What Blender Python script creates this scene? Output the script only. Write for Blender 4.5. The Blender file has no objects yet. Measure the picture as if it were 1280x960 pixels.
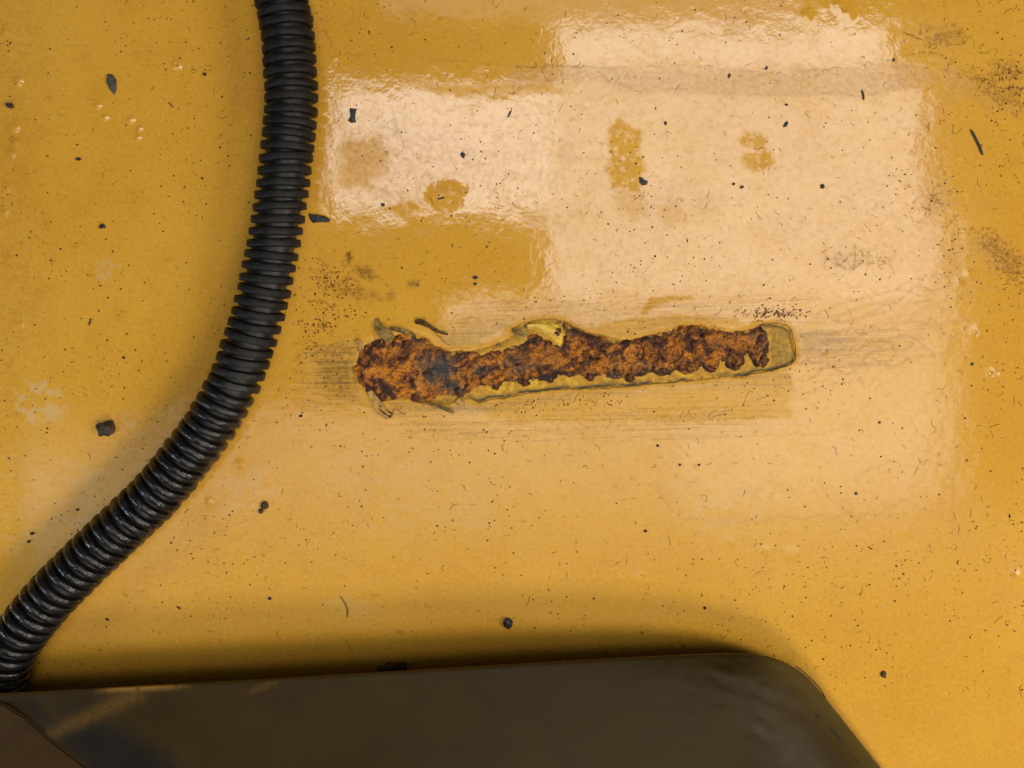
import bpy, math, random
import numpy as np
from mathutils import Vector, Matrix

# ------------------------------------------------------------------ camera, light, exposure
S = 0.0003125            # metres of floor per unit of the plan (1280 x 960 units = 400 x 300 mm)
H = 0.40                 # camera height over the floor
YC = 0.045               # the camera stands a little towards the top, its view shifted down
scene = bpy.context.scene
COL = scene.collection

def W(u, v, z=0.0):
    """plan position (u right, v down) seen at height z"""
    k = (H - z) / H
    return ((u - 640) * S * k, YC + ((480 - v) * S - YC) * k, z)

cam_d = bpy.data.cameras.new('camera')
cam = bpy.data.objects.new('camera', cam_d)
COL.objects.link(cam)
cam.location = (0, YC, H)
cam_d.shift_y = -YC / 0.4
cam_d.sensor_width = 36
cam_d.lens = 36
cam_d.clip_start = 0.01
cam_d.clip_end = 50
cam_d.dof.use_dof = True
cam_d.dof.focus_distance = 0.397
cam_d.dof.aperture_fstop = 7.0
scene.camera = cam

world = bpy.data.worlds.new('World')
scene.world = world
world.use_nodes = True
bgn = world.node_tree.nodes['Background']
bgn.inputs['Color'].default_value = (0.90, 0.86, 0.80, 1)
bgn.inputs['Strength'].default_value = 0.05

def lamp(name, loc, size, L, color=(1, 1, 1), target=None, rz=0):
    d = bpy.data.lights.new(name, 'AREA')
    d.shape = 'RECTANGLE'
    d.size, d.size_y = size
    d.energy = L * math.pi * size[0] * size[1]
    d.color = color
    o = bpy.data.objects.new(name, d)
    COL.objects.link(o)
    o.location = loc
    if target is not None:
        o.rotation_euler = (Vector(target) - Vector(loc)).to_track_quat('-Z', 'Y').to_euler()
    else:
        o.rotation_euler = (0, 0, rz)
    return o

# panes of the overhead window that the glossy paint mirrors (6 m above the floor)
D = 6.0
def pane(name, u0, v0, u1, v1, L, color, rz=0, z=D):
    k = 1 + z / H
    return lamp(name, ((u0 + u1 - 1280) / 2 * S * k, YC + ((960 - v0 - v1) / 2 * S - YC) * k, z),
                ((u1 - u0) * S * k, (v1 - v0) * S * k), L * .60, color, rz=rz)
PW = (1.0, 0.93, 0.86)
pane('window_pane_top', 692, 27, 1118, 85, 8.8, PW, rz=math.radians(0.3))
pane('window_pane_upper_left', 416, 113, 680, 266, 9.4, (1.0, .94, .90), rz=math.radians(-0.8))
pane('window_pane_upper', 680, 113, 1152, 268, 7.2, PW, rz=math.radians(-0.3))
pane('window_rail', 700, 86, 1150, 113, 5.4, PW)
pane('window_pane_middle', 682, 268, 1188, 372, 7.0, PW)
WL = (1.0, .90, .77)
pane('window_pane_low', 560, 372, 1190, 510, 4.8, WL)
for v0_, v1_, Lr, Ll in ((510, 560, 4.2, 3.0), (560, 606, 4.0, 2.9), (606, 640, 3.4, 2.4), (640, 664, 2.4, 1.9), (664, 700, 1.2, 1.2), (700, 745, .6, .6)):
    pane('window_pane_low_right', 835 + (v0_ - 510) * .3, v0_, 1192, v1_, Lr * 1.2, WL)
    pane('window_pane_low_left', 235, v0_, 835 + (v0_ - 510) * .3, v1_, Ll, WL)
for v0_, v1_, Lr in ((530, 560, 1.0), (560, 600, 2.0), (600, 650, 2.8), (650, 700, 2.0), (700, 750, 1.0)):
    pane('window_pane_far_left', -120, v0_, 235, v1_, Lr, (1.0, .92, .84))
pane('window_head', 470, -40, 1000, 24, 1.6, PW)
# work lamp beyond the lower edge, an added key at the right, and a small cool opening low at the left
lamp('work_light', (0.20, -0.74, 0.80), (0.44, 0.26), 12.0, (1.0, .88, .71), target=(0.06, -0.04, 0))
lamp('added_key_right', (0.93, -0.22, 0.76), (0.22, 0.42), 24.0, (1.0, .88, .71), target=(0.08, -0.02, 0))  # second key, added to soften the shadows of the first
lamp('side_opening', (-0.50, -0.18, 0.19), (0.06, 0.08), 30.0, (.74, .85, 1.0), target=(-0.14, -0.06, 0))

scene.render.engine = 'CYCLES'
vs = scene.view_settings
vs.view_transform = 'Standard'
vs.look = 'None'
vs.exposure = 0
vs.gamma = 1
vs.use_curve_mapping = False

# ------------------------------------------------------------------ numeric helpers
def vnoise(U, V, sc, seed, sy=None):
    sy = sy or sc
    x = U / sc + 1000.3; y = V / sy + 1000.7
    xi = np.floor(x).astype(np.int64); yi = np.floor(y).astype(np.int64)
    fx = x - xi; fy = y - yi
    fx = fx * fx * (3 - 2 * fx); fy = fy * fy * (3 - 2 * fy)
    tab = np.random.RandomState(seed).rand(512, 512).astype(np.float32)
    a = tab[yi & 511, xi & 511]; b = tab[yi & 511, (xi + 1) & 511]
    c = tab[(yi + 1) & 511, xi & 511]; d = tab[(yi + 1) & 511, (xi + 1) & 511]
    return (a * (1 - fx) + b * fx) * (1 - fy) + (c * (1 - fx) + d * fx) * fy

def fbm(U, V, sc, seed, o=4, sy=None, g=0.5):
    r = 0; a = 1; t = 0; sy = sy or sc
    for i in range(o):
        r = r + a * vnoise(U, V, sc / 2**i, seed + i * 17, sy / 2**i); t += a; a *= g
    return r / t

def sstep(a, b, x):
    t = np.clip((x - a) / (b - a), 0, 1)
    return t * t * (3 - 2 * t)

def sdist(U, V, poly):
    """signed distance to a closed polygon, positive inside"""
    P = np.array(poly, float); n = len(P)
    d = np.full(U.shape, 1e9); ins = np.zeros(U.shape, bool)
    for i in range(n):
        ax, ay = P[i]; bx, by = P[(i + 1) % n]
        ex, ey = bx - ax, by - ay
        t = np.clip(((U - ax) * ex + (V - ay) * ey) / (ex * ex + ey * ey + 1e-9), 0, 1)
        d = np.minimum(d, (U - ax - t * ex)**2 + (V - ay - t * ey)**2)
        if ay != by:
            c = ((ay > V) != (by > V)) & (U < (bx - ax) * (V - ay) / (by - ay) + ax)
            ins ^= c
    return np.where(ins, 1, -1) * np.sqrt(d)

def smooth_poly(pts, n, closed=False):
    P = np.array(pts, float)
    if closed: P = np.vstack([P, P[:1]])
    seg = np.r_[0, np.cumsum(np.linalg.norm(np.diff(P[:, :2], axis=0), axis=1))]
    m = len(P); T = np.zeros_like(P)
    for i in range(m):
        a = max(i - 1, 0); b = min(i + 1, m - 1)
        T[i] = (P[b] - P[a]) / (seg[b] - seg[a])
    q = np.linspace(0, seg[-1], n); out = []
    for s_ in q:
        i = min(np.searchsorted(seg, s_, side='right') - 1, m - 2); i = max(i, 0)
        h = seg[i + 1] - seg[i]; t = (s_ - seg[i]) / h
        out.append((2*t**3 - 3*t**2 + 1) * P[i] + (t**3 - 2*t**2 + t) * h * T[i] + (-2*t**3 + 3*t**2) * P[i + 1] + (t**3 - t**2) * h * T[i + 1])
    return np.array(out)

rng = np.random.RandomState(5)
random.seed(5)

def grid_faces(ny, nx, keep=None):
    i = np.arange(ny * nx).reshape(ny, nx)
    q = np.stack([i[:-1, :-1], i[1:, :-1], i[1:, 1:], i[:-1, 1:]], -1).reshape(-1, 4)
    if keep is not None:
        q = q[keep.reshape(-1)[q].all(1)]
    return q

def mesh_np(name, co, quads, attrs=None, smooth=True):
    used = np.unique(quads)
    if len(used) < len(co):
        remap = np.full(len(co), -1, np.int64); remap[used] = np.arange(len(used))
        co = co[used]; quads = remap[quads]
        if attrs: attrs = {k: a[used] for k, a in attrs.items()}
    me = bpy.data.meshes.new(name)
    k = quads.shape[1]
    me.vertices.add(len(co)); me.vertices.foreach_set('co', co.astype(np.float32).ravel())
    me.loops.add(quads.size); me.loops.foreach_set('vertex_index', quads.astype(np.int32).ravel())
    me.polygons.add(len(quads))
    me.polygons.foreach_set('loop_start', (np.arange(len(quads)) * k).astype(np.int32))
    me.polygons.foreach_set('loop_total', np.full(len(quads), k, np.int32))
    me.update(calc_edges=True)
    me.polygons.foreach_set('use_smooth', np.full(len(quads), smooth))
    for an, a in (attrs or {}).items():
        at = me.color_attributes.new(an, 'FLOAT_COLOR', 'POINT')
        f = np.ones((len(co), 4), np.float32); f[:, :a.shape[1]] = a
        at.data.foreach_set('color', f.ravel())
    me.update()
    return me

def link(name, me, mat=None, parent=None, label=None, cat=None, group=None, kind=None):
    o = bpy.data.objects.new(name, me); COL.objects.link(o)
    if mat is not None and len(me.materials) == 0: me.materials.append(mat)
    if parent is not None: o.parent = parent
    if label: o['label'] = label
    if cat: o['category'] = cat
    if group: o['group'] = group
    if kind: o['kind'] = kind
    return o

def empty(name, loc, label, cat, group=None):
    o = bpy.data.objects.new(name, None); COL.objects.link(o); o.location = loc
    o.empty_display_size = 0.01
    o['label'] = label; o['category'] = cat
    if group: o['group'] = group
    return o

# ------------------------------------------------------------------ materials
class NT:
    def __init__(s, name):
        s.m = bpy.data.materials.new(name); s.m.use_nodes = True
        s.t = s.m.node_tree; s.p = s.t.nodes['Principled BSDF']
    def n(s, typ, **kw):
        x = s.t.nodes.new(typ)
        for k, v in kw.items(): setattr(x, k, v)
        return x
    def l(s, a, b): s.t.links.new(a, b)
    def set(s, sock, v):
        if hasattr(v, 'is_output') or isinstance(v, bpy.types.NodeSocket): s.l(v, sock)
        else: sock.default_value = v
    def math(s, op, a, b=0.0, c=None, clamp=False):
        x = s.n('ShaderNodeMath', operation=op, use_clamp=clamp)
        s.set(x.inputs[0], a); s.set(x.inputs[1], b)
        if c is not None: s.set(x.inputs[2], c)
        return x.outputs[0]
    def mix(s, f, a, b):
        x = s.n('ShaderNodeMix', data_type='RGBA')
        s.set(x.inputs[0], f)
        s.set(x.inputs[6], a if not isinstance(a, tuple) else (*a, 1)[:4])
        s.set(x.inputs[7], b if not isinstance(b, tuple) else (*b, 1)[:4])
        return x.outputs[2]
    def pos(s, scale=(1, 1, 1), rot=(0, 0, 0)):
        g = s.n('ShaderNodeTexCoord'); mp = s.n('ShaderNodeMapping')
        mp.inputs['Scale'].default_value = scale; mp.inputs['Rotation'].default_value = rot
        s.l(g.outputs['Object'], mp.inputs[0]); return mp.outputs[0]
    def noise(s, vec, sc, det=3, rough=.5, dist=0.0):
        x = s.n('ShaderNodeTexNoise'); s.l(vec, x.inputs['Vector'])
        x.inputs['Scale'].default_value = sc; x.inputs['Detail'].default_value = det
        x.inputs['Roughness'].default_value = rough; x.inputs['Distortion'].default_value = dist
        return x.outputs['Fac']
    def ramp(s, v, a, b, lo=0.0, hi=1.0):
        x = s.n('ShaderNodeMapRange', interpolation_type='SMOOTHSTEP')
        s.set(x.inputs[0], v); x.inputs[1].default_value = a; x.inputs[2].default_value = b
        x.inputs[3].default_value = lo; x.inputs[4].default_value = hi
        return x.outputs[0]
    def attr(s, name):
        x = s.n('ShaderNodeAttribute', attribute_name=name)
        y = s.n('ShaderNodeSeparateColor'); s.l(x.outputs['Color'], y.inputs[0])
        return y.outputs[0], y.outputs[1], y.outputs[2]
    def bump(s, h, dist, strength=1.0, prev=None):
        x = s.n('ShaderNodeBump'); s.set(x.inputs['Height'], h)
        x.inputs['Distance'].default_value = dist; s.set(x.inputs['Strength'], strength)
        if prev is not None: s.l(prev, x.inputs['Normal'])
        return x.outputs[0]

YEL = (0.66, 0.345, 0.033)
def mat_floor():
    m = NT('yellow_machine_paint')
    dirt, line, green = m.attr('marks')  # dirt: grime and some painted shade
    dull, brush, red = m.attr('wear')
    bright, pale, dark = m.attr('tint')
    P = m.pos()
    n1 = m.noise(P, 12, 4, .55); n2 = m.noise(P, 90, 5, .6); n3 = m.noise(P, 700, 3, .6)
    c = m.mix(m.ramp(n1, .3, .7), YEL, (0.70, 0.385, 0.045))
    c = m.mix(m.math('MULTIPLY', m.ramp(n2, .45, .75), .35), c, (0.58, 0.275, 0.025))
    c = m.mix(m.math('MULTIPLY', m.ramp(n3, .52, .75), .38), c, (0.40, 0.19, 0.025))
    c = m.mix(m.math('MULTIPLY', m.ramp(n3, .48, .25), .38), c, (0.76, 0.50, 0.13))
    # tan grime, plus shade painted beside hose and left edge, broken up by noise
    gr = m.math('MULTIPLY', dirt, m.ramp(m.noise(P, 560, 5, .78), .34, .62))
    c = m.mix(m.math('MULTIPLY', gr, .62, clamp=True), c, (0.42, 0.20, 0.050))
    c = m.mix(pale, c, (0.66, 0.44, 0.17))
    c = m.mix(bright, c, (0.80, 0.50, 0.035))
    B = m.pos((14, 1100, 1), (0, 0, math.radians(-1.5)))
    bn = m.noise(B, 1.0, 4, .65)
    c = m.mix(m.math('MULTIPLY', brush, m.ramp(bn, .50, .72), clamp=True), c, (0.42, 0.24, 0.045))
    gm = m.math('MULTIPLY', green, m.ramp(m.math('ADD', m.math('MULTIPLY', bn, .5), m.math('MULTIPLY', m.noise(P, 500, 5, .75), .5)), .36, .60), clamp=True)
    c = m.mix(gm, c, (0.215, 0.135, 0.030))
    c = m.mix(red, c, (0.20, 0.050, 0.012))
    c = m.mix(m.math('MULTIPLY', line, m.ramp(n3, .30, .55), clamp=True), c, (0.150, 0.070, 0.016))
    c = m.mix(dark, c, (0.020, 0.016, 0.013))
    m.l(c, m.p.inputs['Base Color'])
    fine = m.noise(P, 420, 6, .75)
    rg = m.math('MULTIPLY_ADD', m.ramp(n2, .4, .8), .04, .045)
    rg = m.math('ADD', rg, m.math('MULTIPLY', dull, .42))
    rg = m.math('ADD', rg, m.math('MULTIPLY', gr, .10), clamp=True)
    rg = m.math('ADD', rg, m.math('MULTIPLY', brush, .07), clamp=True)
    m.l(rg, m.p.inputs['Roughness'])
    sp = m.math('MULTIPLY_ADD', m.math('MAXIMUM', dull, m.math('MULTIPLY', gr, .35)), -.70, .86)
    sp = m.math('ADD', sp, m.math('MULTIPLY', m.ramp(fine, .46, .66), -.26), clamp=True)
    sp = m.math('ADD', sp, m.math('MULTIPLY', m.ramp(m.noise(P, 48, 5, .7), .45, .68), -.17), clamp=True)
    sp = m.math('MULTIPLY', sp, m.math('MULTIPLY_ADD', m.math('MAXIMUM', line, m.math('MULTIPLY', gm, .8)), -.75, 1.0), clamp=True)
    m.l(sp, m.p.inputs['Specular IOR Level'])
    b = m.bump(m.noise(P, 170, 3, .55), .000045)
    b = m.bump(m.noise(P, 330, 3, .55), .000013, m.ramp(m.noise(P, 28, 3, .5), .35, .65, .25, 1.0), b)
    b = m.bump(m.noise(P, 1300, 3, .6), .0000035, 1, b)
    b = m.bump(bn, .00004, brush, b)
    m.l(b, m.p.inputs['Normal'])
    return m.m

def mat_margin():
    m = NT('bared_paint_margin')
    ol, br, gg = m.attr('marks')
    P = m.pos(); n = m.noise(P, 420, 5, .65)
    c = m.mix(m.ramp(n, .3, .7), (0.46, 0.245, 0.030), (0.64, 0.37, 0.045))
    c = m.mix(m.math('MULTIPLY', m.ramp(m.noise(P, 260, 5, .7), .52, .66), .7), c, (0.36, 0.15, 0.03))
    c = m.mix(m.math('MULTIPLY', m.ramp(m.noise(P, 900, 4, .6), .58, .70), .8), c, (0.76, 0.47, 0.035))
    c = m.mix(br, c, (0.84, 0.58, 0.05))
    c = m.mix(ol, c, m.mix(m.ramp(n, .35, .65), (0.17, 0.125, 0.045), (0.36, 0.25, 0.065)))
    c = m.mix(m.math('MULTIPLY', gg, m.ramp(n, .2, .5)), c, (0.070, 0.066, 0.036))
    m.l(c, m.p.inputs['Base Color']); m.p.inputs['Roughness'].default_value = .5; m.p.inputs['Specular IOR Level'].default_value = .2
    m.l(m.bump(n, .0007), m.p.inputs['Normal'])
    return m.m

def mat_rust(name='flaking_rust', dk=0.0):
    m = NT(name)
    org, gry, drk = m.attr('marks')
    P = m.pos()
    a = m.noise(P, 150, 6, .70, .8); b_ = m.noise(P, 520, 6, .75, .6); c_ = m.noise(P, 1300, 4, .65)
    d_ = m.noise(P, 95, 5, .6, .3)
    c = m.mix(m.ramp(a, .40, .58), (0.095, 0.028, 0.013), (0.37, 0.125, 0.020))
    f = m.math('MULTIPLY', m.ramp(a, .43, .57), m.math('MULTIPLY', m.ramp(b_, .38, .52), m.math('MULTIPLY_ADD', org, .75, .42)), clamp=True)
    c = m.mix(f, c, (0.86, 0.315, 0.022))
    c = m.mix(m.math('MULTIPLY', m.ramp(b_, .57, .68), .75), c, (0.72, 0.38, 0.060))
    c = m.mix(m.math('MULTIPLY', m.ramp(d_, .57, .64), .55), c, (0.33, 0.17, 0.045))
    c = m.mix(m.math('MULTIPLY', m.ramp(b_, .43, .33), .9), c, (0.035, 0.014, 0.013))
    c = m.mix(m.math('MULTIPLY', m.ramp(c_, .44, .36), .7), c, (0.030, 0.011, 0.009))
    c = m.mix(m.math('MULTIPLY', gry, m.ramp(b_, .72, .54), clamp=True), c, (0.070, 0.100, 0.105))
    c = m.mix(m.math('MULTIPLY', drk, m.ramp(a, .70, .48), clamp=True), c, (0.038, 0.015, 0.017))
    if dk: c = m.mix(m.math('MULTIPLY', m.ramp(b_, .62, .42), dk), c, (0.050, 0.016, 0.013))
    m.l(c, m.p.inputs['Base Color'])
    m.l(m.ramp(c_, .38, .62, .16, .70), m.p.inputs['Roughness'])
    nb = m.bump(b_, .0012); nb = m.bump(c_, .0006, 1, nb)
    m.l(nb, m.p.inputs['Normal'])
    return m.m

def simple(name, col, rough=.5, col2=None, sc=300, bump=0.0, spec=.5, bsc=None):
    m = NT(name); P = m.pos(); n = m.noise(P, sc, 4, .6)
    if col2: m.l(m.mix(m.ramp(n, .35, .65), col, col2), m.p.inputs['Base Color'])
    else: m.p.inputs['Base Color'].default_value = (*col, 1)
    m.p.inputs['Roughness'].default_value = rough
    m.p.inputs['Specular IOR Level'].default_value = spec
    if bump: m.l(m.bump(m.noise(P, bsc or sc * 2, 4, .6), bump), m.p.inputs['Normal'])
    return m.m

def mat_hose():
    m = NT('black_corrugated_plastic')
    g = m.n('ShaderNodeNewGeometry'); P = g.outputs['Position']
    n = m.noise(P, 220, 4, .6); n2 = m.noise(P, 900, 4, .7)
    c = m.mix(m.ramp(n, .35, .7), (0.0050, 0.0053, 0.0064), (0.0115, 0.0120, 0.0135))
    c = m.mix(m.math('MULTIPLY', m.ramp(n2, .60, .78), .30), c, (0.060, 0.056, 0.050))
    m.l(c, m.p.inputs['Base Color'])
    # scuffed dull upper run, glossier newer-looking lower run
    sx = m.n('ShaderNodeSeparateXYZ'); m.l(P, sx.inputs[0])
    lo = m.ramp(sx.outputs[1], .02, -.02)
    r = m.math('MULTIPLY_ADD', lo, -.27, .50)
    r = m.math('ADD', r, m.math('MULTIPLY', m.ramp(n, .3, .7), .14))
    m.l(r, m.p.inputs['Roughness'])
    m.l(m.math('MULTIPLY_ADD', lo, .25, .30), m.p.inputs['Specular IOR Level'])
    b = m.bump(n, .0007); b = m.bump(n2, .00007, 1, b)
    m.l(b, m.p.inputs['Normal'])
    return m.m

def mat_cover():
    m = NT('dark_brown_painted_cover')
    navy, yel, wr = m.attr('marks')
    P = m.pos(); n = m.noise(P, 45, 5, .6); n2 = m.noise(P, 500, 4, .65)
    c = m.mix(m.ramp(n, .35, .7), (0.029, 0.0175, 0.0035), (0.037, 0.0225, 0.0050))
    c = m.mix(m.math('MULTIPLY', m.ramp(n2, .62, .8), .35), c, (0.11, 0.075, 0.04))
    c = m.mix(navy, c, (0.008, 0.008, 0.008))  # dark reflection on the plate, put into the colour
    c = m.mix(m.math('MULTIPLY', yel, m.ramp(n2, .25, .5)), c, (0.30, 0.17, 0.035))  # yellow floor reflection and rim highlight, put into the colour
    c = m.mix(wr, c, (0.095, 0.068, 0.018))
    m.l(c, m.p.inputs['Base Color'])
    m.l(m.ramp(n, .3, .7, .42, .55), m.p.inputs['Roughness'])
    m.p.inputs['Specular IOR Level'].default_value = .13
    b = m.bump(n2, .00003); m.l(b, m.p.inputs['Normal'])
    return m.m

M_floor = mat_floor(); M_margin = mat_margin(); M_rust = mat_rust(); M_nod = mat_rust('dark_rust_lump', .9)
M_hose = mat_hose(); M_cover = mat_cover()
M_hosein = simple('black_groove_plastic', (0.006, 0.006, 0.007), .5)
M_chip = simple('black_glossy_chip', (0.010, 0.013, 0.018), .28, (0.028, 0.034, 0.044), 700, .0004)
M_gchip = simple('grey_slate_chip', (0.030, 0.030, 0.028), .5, (0.085, 0.085, 0.080), 700, .0006)
M_lump = simple('brown_grit_lump', (0.022, 0.014, 0.011), .6, (0.085, 0.052, 0.038), 450, .0009)
M_speck = simple('dark_grit', (0.030, 0.017, 0.010), .7, (0.075, 0.040, 0.020), 500)
M_rspeck = simple('red_rust_grit', (0.15, 0.040, 0.010), .8, (0.30, 0.10, 0.02), 500)
M_fibre = simple('brown_fibre', (0.085, 0.045, 0.016), .7, (0.17, 0.095, 0.03), 300)
M_crack = simple('black_crack', (0.010, 0.007, 0.005), .8)
M_flake = simple('curled_paint_flake', (0.36, 0.19, 0.045), .6, (0.62, 0.40, 0.13), 500, .0003, .25)
M_gflake = simple('grimy_paint_flake', (0.095, 0.066, 0.024), .7, (0.33, 0.22, 0.065), 420, .0004, .15)
M_dflake = simple('brown_paint_flake', (0.060, 0.032, 0.014), .7, (0.17, 0.095, 0.03), 600, .0004, .15)

# ------------------------------------------------------------------ the painted metal floor
OUTER = [(441,466),(444,450),(450,436),(460,428),(474,424),(492,418),(512,415),(528,420),(545,431),(563,438),(585,437),(604,434),(622,428),(636,423),(640,418),(636,413),
 (646,407),(660,403),(682,399),(705,401),(716,408),(732,415),(752,420),(775,425),(800,420),(820,415),(838,413),(846,406),(862,405),(878,406),(896,411),(914,415),(932,411),(948,406),(962,404),
 (980,405),(988,411),(992,425),(995,444),(989,455),(976,460),(955,464),(930,470),(900,473),(868,476),(830,479),(790,483),(760,485),(700,487),(662,491),(640,496),(612,500),(597,504),(586,499),
 (574,500),(560,504),(545,505),(520,500),(500,498),(482,501),(470,502),(461,495),(452,484),(445,475)]
st = 1.3
cu = np.arange(-34, 1316, st); cv = np.arange(-30, 992, st)
ext = np.array([4, 10, 20, 40, 70, 120, 200, 320, 500, 800, 1300])
us = np.r_[cu[0] - ext[::-1], cu, cu[-1] + ext]; vs_ = np.r_[cv[0] - ext[::-1], cv, cv[-1] + ext]
NE = len(ext)
U, V = np.meshgrid(us, vs_)
shape = U.shape
Z = np.zeros(shape)
ch = {k: np.zeros(shape, np.float32) for k in ('dirt', 'line', 'green', 'dull', 'brush', 'red', 'bright', 'pale', 'dark')}  # dirt holds real grime and some painted shade

def win(u, v, r):
    i0 = int((v - r - cv[0]) / st) + NE; i1 = int((v + r - cv[0]) / st) + NE + 2
    j0 = int((u - r - cu[0]) / st) + NE; j1 = int((u + r - cu[0]) / st) + NE + 2
    i0 = max(i0, 0); j0 = max(j0, 0); i1 = min(i1, shape[0]); j1 = min(j1, shape[1])
    return slice(i0, i1), slice(j0, j1)

def stamp(k, u, v, r, a, add=False):
    if not (-30 < u < 1310 and -26 < v < 986): return
    s_ = win(u, v, r * 2.2 + 1)
    g = a * np.exp(-((U[s_] - u)**2 + (V[s_] - v)**2) / (r * r))
    A = Z if k == 'z' else ch[k]
    if add or k == 'z': A[s_] += g
    else: A[s_] = np.maximum(A[s_], g)

def stroke(k, pts, r, a, jit=0.0, smooth=True, gaps=0.0):
    L = sum(math.dist(p, q) for p, q in zip(pts[:-1], pts[1:]))
    n = max(int(L / max(r * .8, 1.0)), 3)
    P = smooth_poly(pts, n) if smooth and len(pts) > 2 else np.stack([np.linspace(pts[0][i], pts[-1][i], n) for i in (0, 1)], 1)
    ju = jv = 0; g = 1.0
    for p in P:
        ju = ju * .85 + rng.randn() * jit * .5; jv = jv * .85 + rng.randn() * jit * .5
        if gaps: g = min(1, max(0, g + rng.randn() * gaps))
        stamp(k, p[0] + ju, p[1] + jv, r, a * g * (.75 + .25 * rng.rand()))

def region(k, poly, a, soft=4, warp=6, wsc=22, seed=1, tex=None):
    P = np.array(poly); c = P.mean(0); r = max(np.abs(P - c).max(0)) + warp + soft + 4
    s_ = win(c[0], c[1], r)
    u = U[s_]; v = V[s_]
    u2 = u + (fbm(u, v, wsc, seed, 4, g=.75) - .5) * 2.6 * warp; v2 = v + (fbm(u, v, wsc, seed + 50, 4, g=.75) - .5) * 2.6 * warp
    f = sstep(-soft, soft, sdist(u2, v2, poly)) * a
    if tex is not None: f = f * tex(u, v)
    if k == 'dull' and P.size < 60 and a > .7: f = f * (.35 + .65 * sstep(.33, .52, fbm(u, v, 6, seed + 5, 4, g=.8)))
    ch[k][s_] = np.maximum(ch[k][s_], f)

def ell(cx, cy, rx, ry, n=18):
    return [(cx + rx * math.cos(t * 2 * math.pi / n), cy + ry * math.sin(t * 2 * math.pi / n)) for t in range(n)]

# gentle unevenness of the sheet and orange peel coarse enough to be modelled
Z += (fbm(U, V, 170, 3, 3) - .5) * 1.1e-4
Z += (fbm(U, V, 62, 13, 3, g=.4) - .5) * 7e-5
Z += (fbm(U, V, 20, 9, 3) - .5) * 1.1e-5
Z -= sstep(90, -110, U) * 2.6e-3                         # sheet rolls away at the left edge
# raised blisters and runs in the paint
for (u, v, r, h) in [(220,82,5,.5),(122,132,3.5,.5),(131,147,3.5,.45),(163,150,4,.5),(174,161,3,.4),(172,172,3.4,.45),(22,101,7,.7),(18,160,6,.6),(18,178,6,.6),(14,192,6,.5),(5,265,5,.5),(8,235,5,.4),
                     (1222,413,6,.16),(1243,466,6,.17),(1211,342,5,.08),(1199,352,5,.08),(1268,718,6,.18),(988,693,8,.10),(958,688,6,.08),(796,723,7,.10),(261,627,4,.3),(1047,6,5,.4),(1008,20,6,.35),(1060,17,7,.35),(1030,440,4,.2),(300,580,5,.2)]:
    stamp('z', u, v, r, h * 1e-3)
for (u, v, r, h) in [(221,81,2,.45),(1220,416,3,.22),(1240,467,3,.22),(1265,720,3,.2)]:
    stamp('z', u, v, r, -h * 1e-3); stamp('line', u, v, r * .8, .7)
stroke('bright', [(1131,842), (1131,858)], 2, .35); 
for t in np.linspace(0, 1, 10): stamp('z', 1131, 841 + 18 * t, 2.4, 4e-5)
for i in range(60):
    u = rng.uniform(-10, 1290); v = rng.uniform(-10, 970); stamp('z', u, v, rng.uniform(2, 6), rng.uniform(.01, .05) * 1e-3)
for i in range(18): stamp('z', rng.uniform(-20, 30), rng.uniform(0, 420), rng.uniform(3, 9), rng.uniform(.1, .4) * 1e-3)

# dull spots and grime where the mirror-like gloss is lost
region('dull', [(760,158),(775,148),(790,160),(803,165),(802,196),(806,214),(798,240),(770,236),(758,215),(762,190)], .9, 5, 6, 12, 2)
region('dull', [(765,235),(800,238),(812,262),(790,280),(768,262)], .35, 8, 8, 10, 99)
region('dull', [(812,255),(850,250),(862,275),(835,285)], .3, 8, 8, 10, 98)
region('dull', [(430,175),(470,170),(490,200),(450,240),(425,230)], .35, 12, 10, 9, 97)
region('dull', [(500,100),(560,108),(690,104),(690,114),(560,118)], .6, 5, 6, 9, 96)
for (u, v, r) in [(769,186,3),(779,198,3.5)]:
    s_ = win(u, v, r + 2); ch['dull'][s_] *= 1 - np.exp(-((U[s_] - u)**2 + (V[s_] - v)**2) / (r * r))
region('dull', ell(941,176,18,12), .75, 6, 9, 14, 3)
region('dull', ell(948,200,20,13), .75, 6, 9, 14, 4)
region('dull', ell(556,246,25,22), 1, 3, 9, 12, 5)
region('dull', ell(505,262,22,8), .9, 3, 6, 9, 6)
region('dull', [(610,486),(700,490),(820,485),(930,474),(990,462),(994,486),(986,508),(994,522),(900,526),(760,528),(640,528),(600,512)], .48, 5, 7, 16, 7)
region('dull', [(380,440),(440,425),(450,500),(400,505)], .8, 8, 5, 20, 8)
region('dull', [(800,395),(830,380),(868,376),(872,372),(840,370),(815,372)], .7, 3, 5, 12, 9)
region('dull', [(700,418),(760,402),(850,392),(920,398),(930,410),(850,404),(780,424)], .6, 4, 4, 16, 10)
region('dirt', [(760,238),(880,225),(900,262),(820,290),(770,262)], .45, 12, 10, 20, 11)
region('dirt', [(640,84),(760,85),(900,88),(1040,86),(1140,76),(1180,100),(1100,119),(960,120),(800,117),(740,100),(640,112)], .75, 4, 4, 16, 12)
region('dirt', [(415,140),(520,150),(600,190),(560,250),(470,262),(425,190)], .8, 16, 14, 18, 13, tex=lambda u, v: .4 + .6 * sstep(.4, .6, fbm(u, v, 9, 77, 3)))
region('dirt', [(560,180),(720,170),(760,250),(690,300),(560,230)], .5, 16, 14, 18, 14, tex=lambda u, v: sstep(.35, .65, fbm(u, v, 12, 78, 3)))
region('dirt', [(880,150),(1000,150),(1180,250),(1190,340),(1000,330),(860,260)], .28, 20, 14, 18, 15, tex=lambda u, v: sstep(.4, .65, fbm(u, v, 12, 79, 3)))
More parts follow.
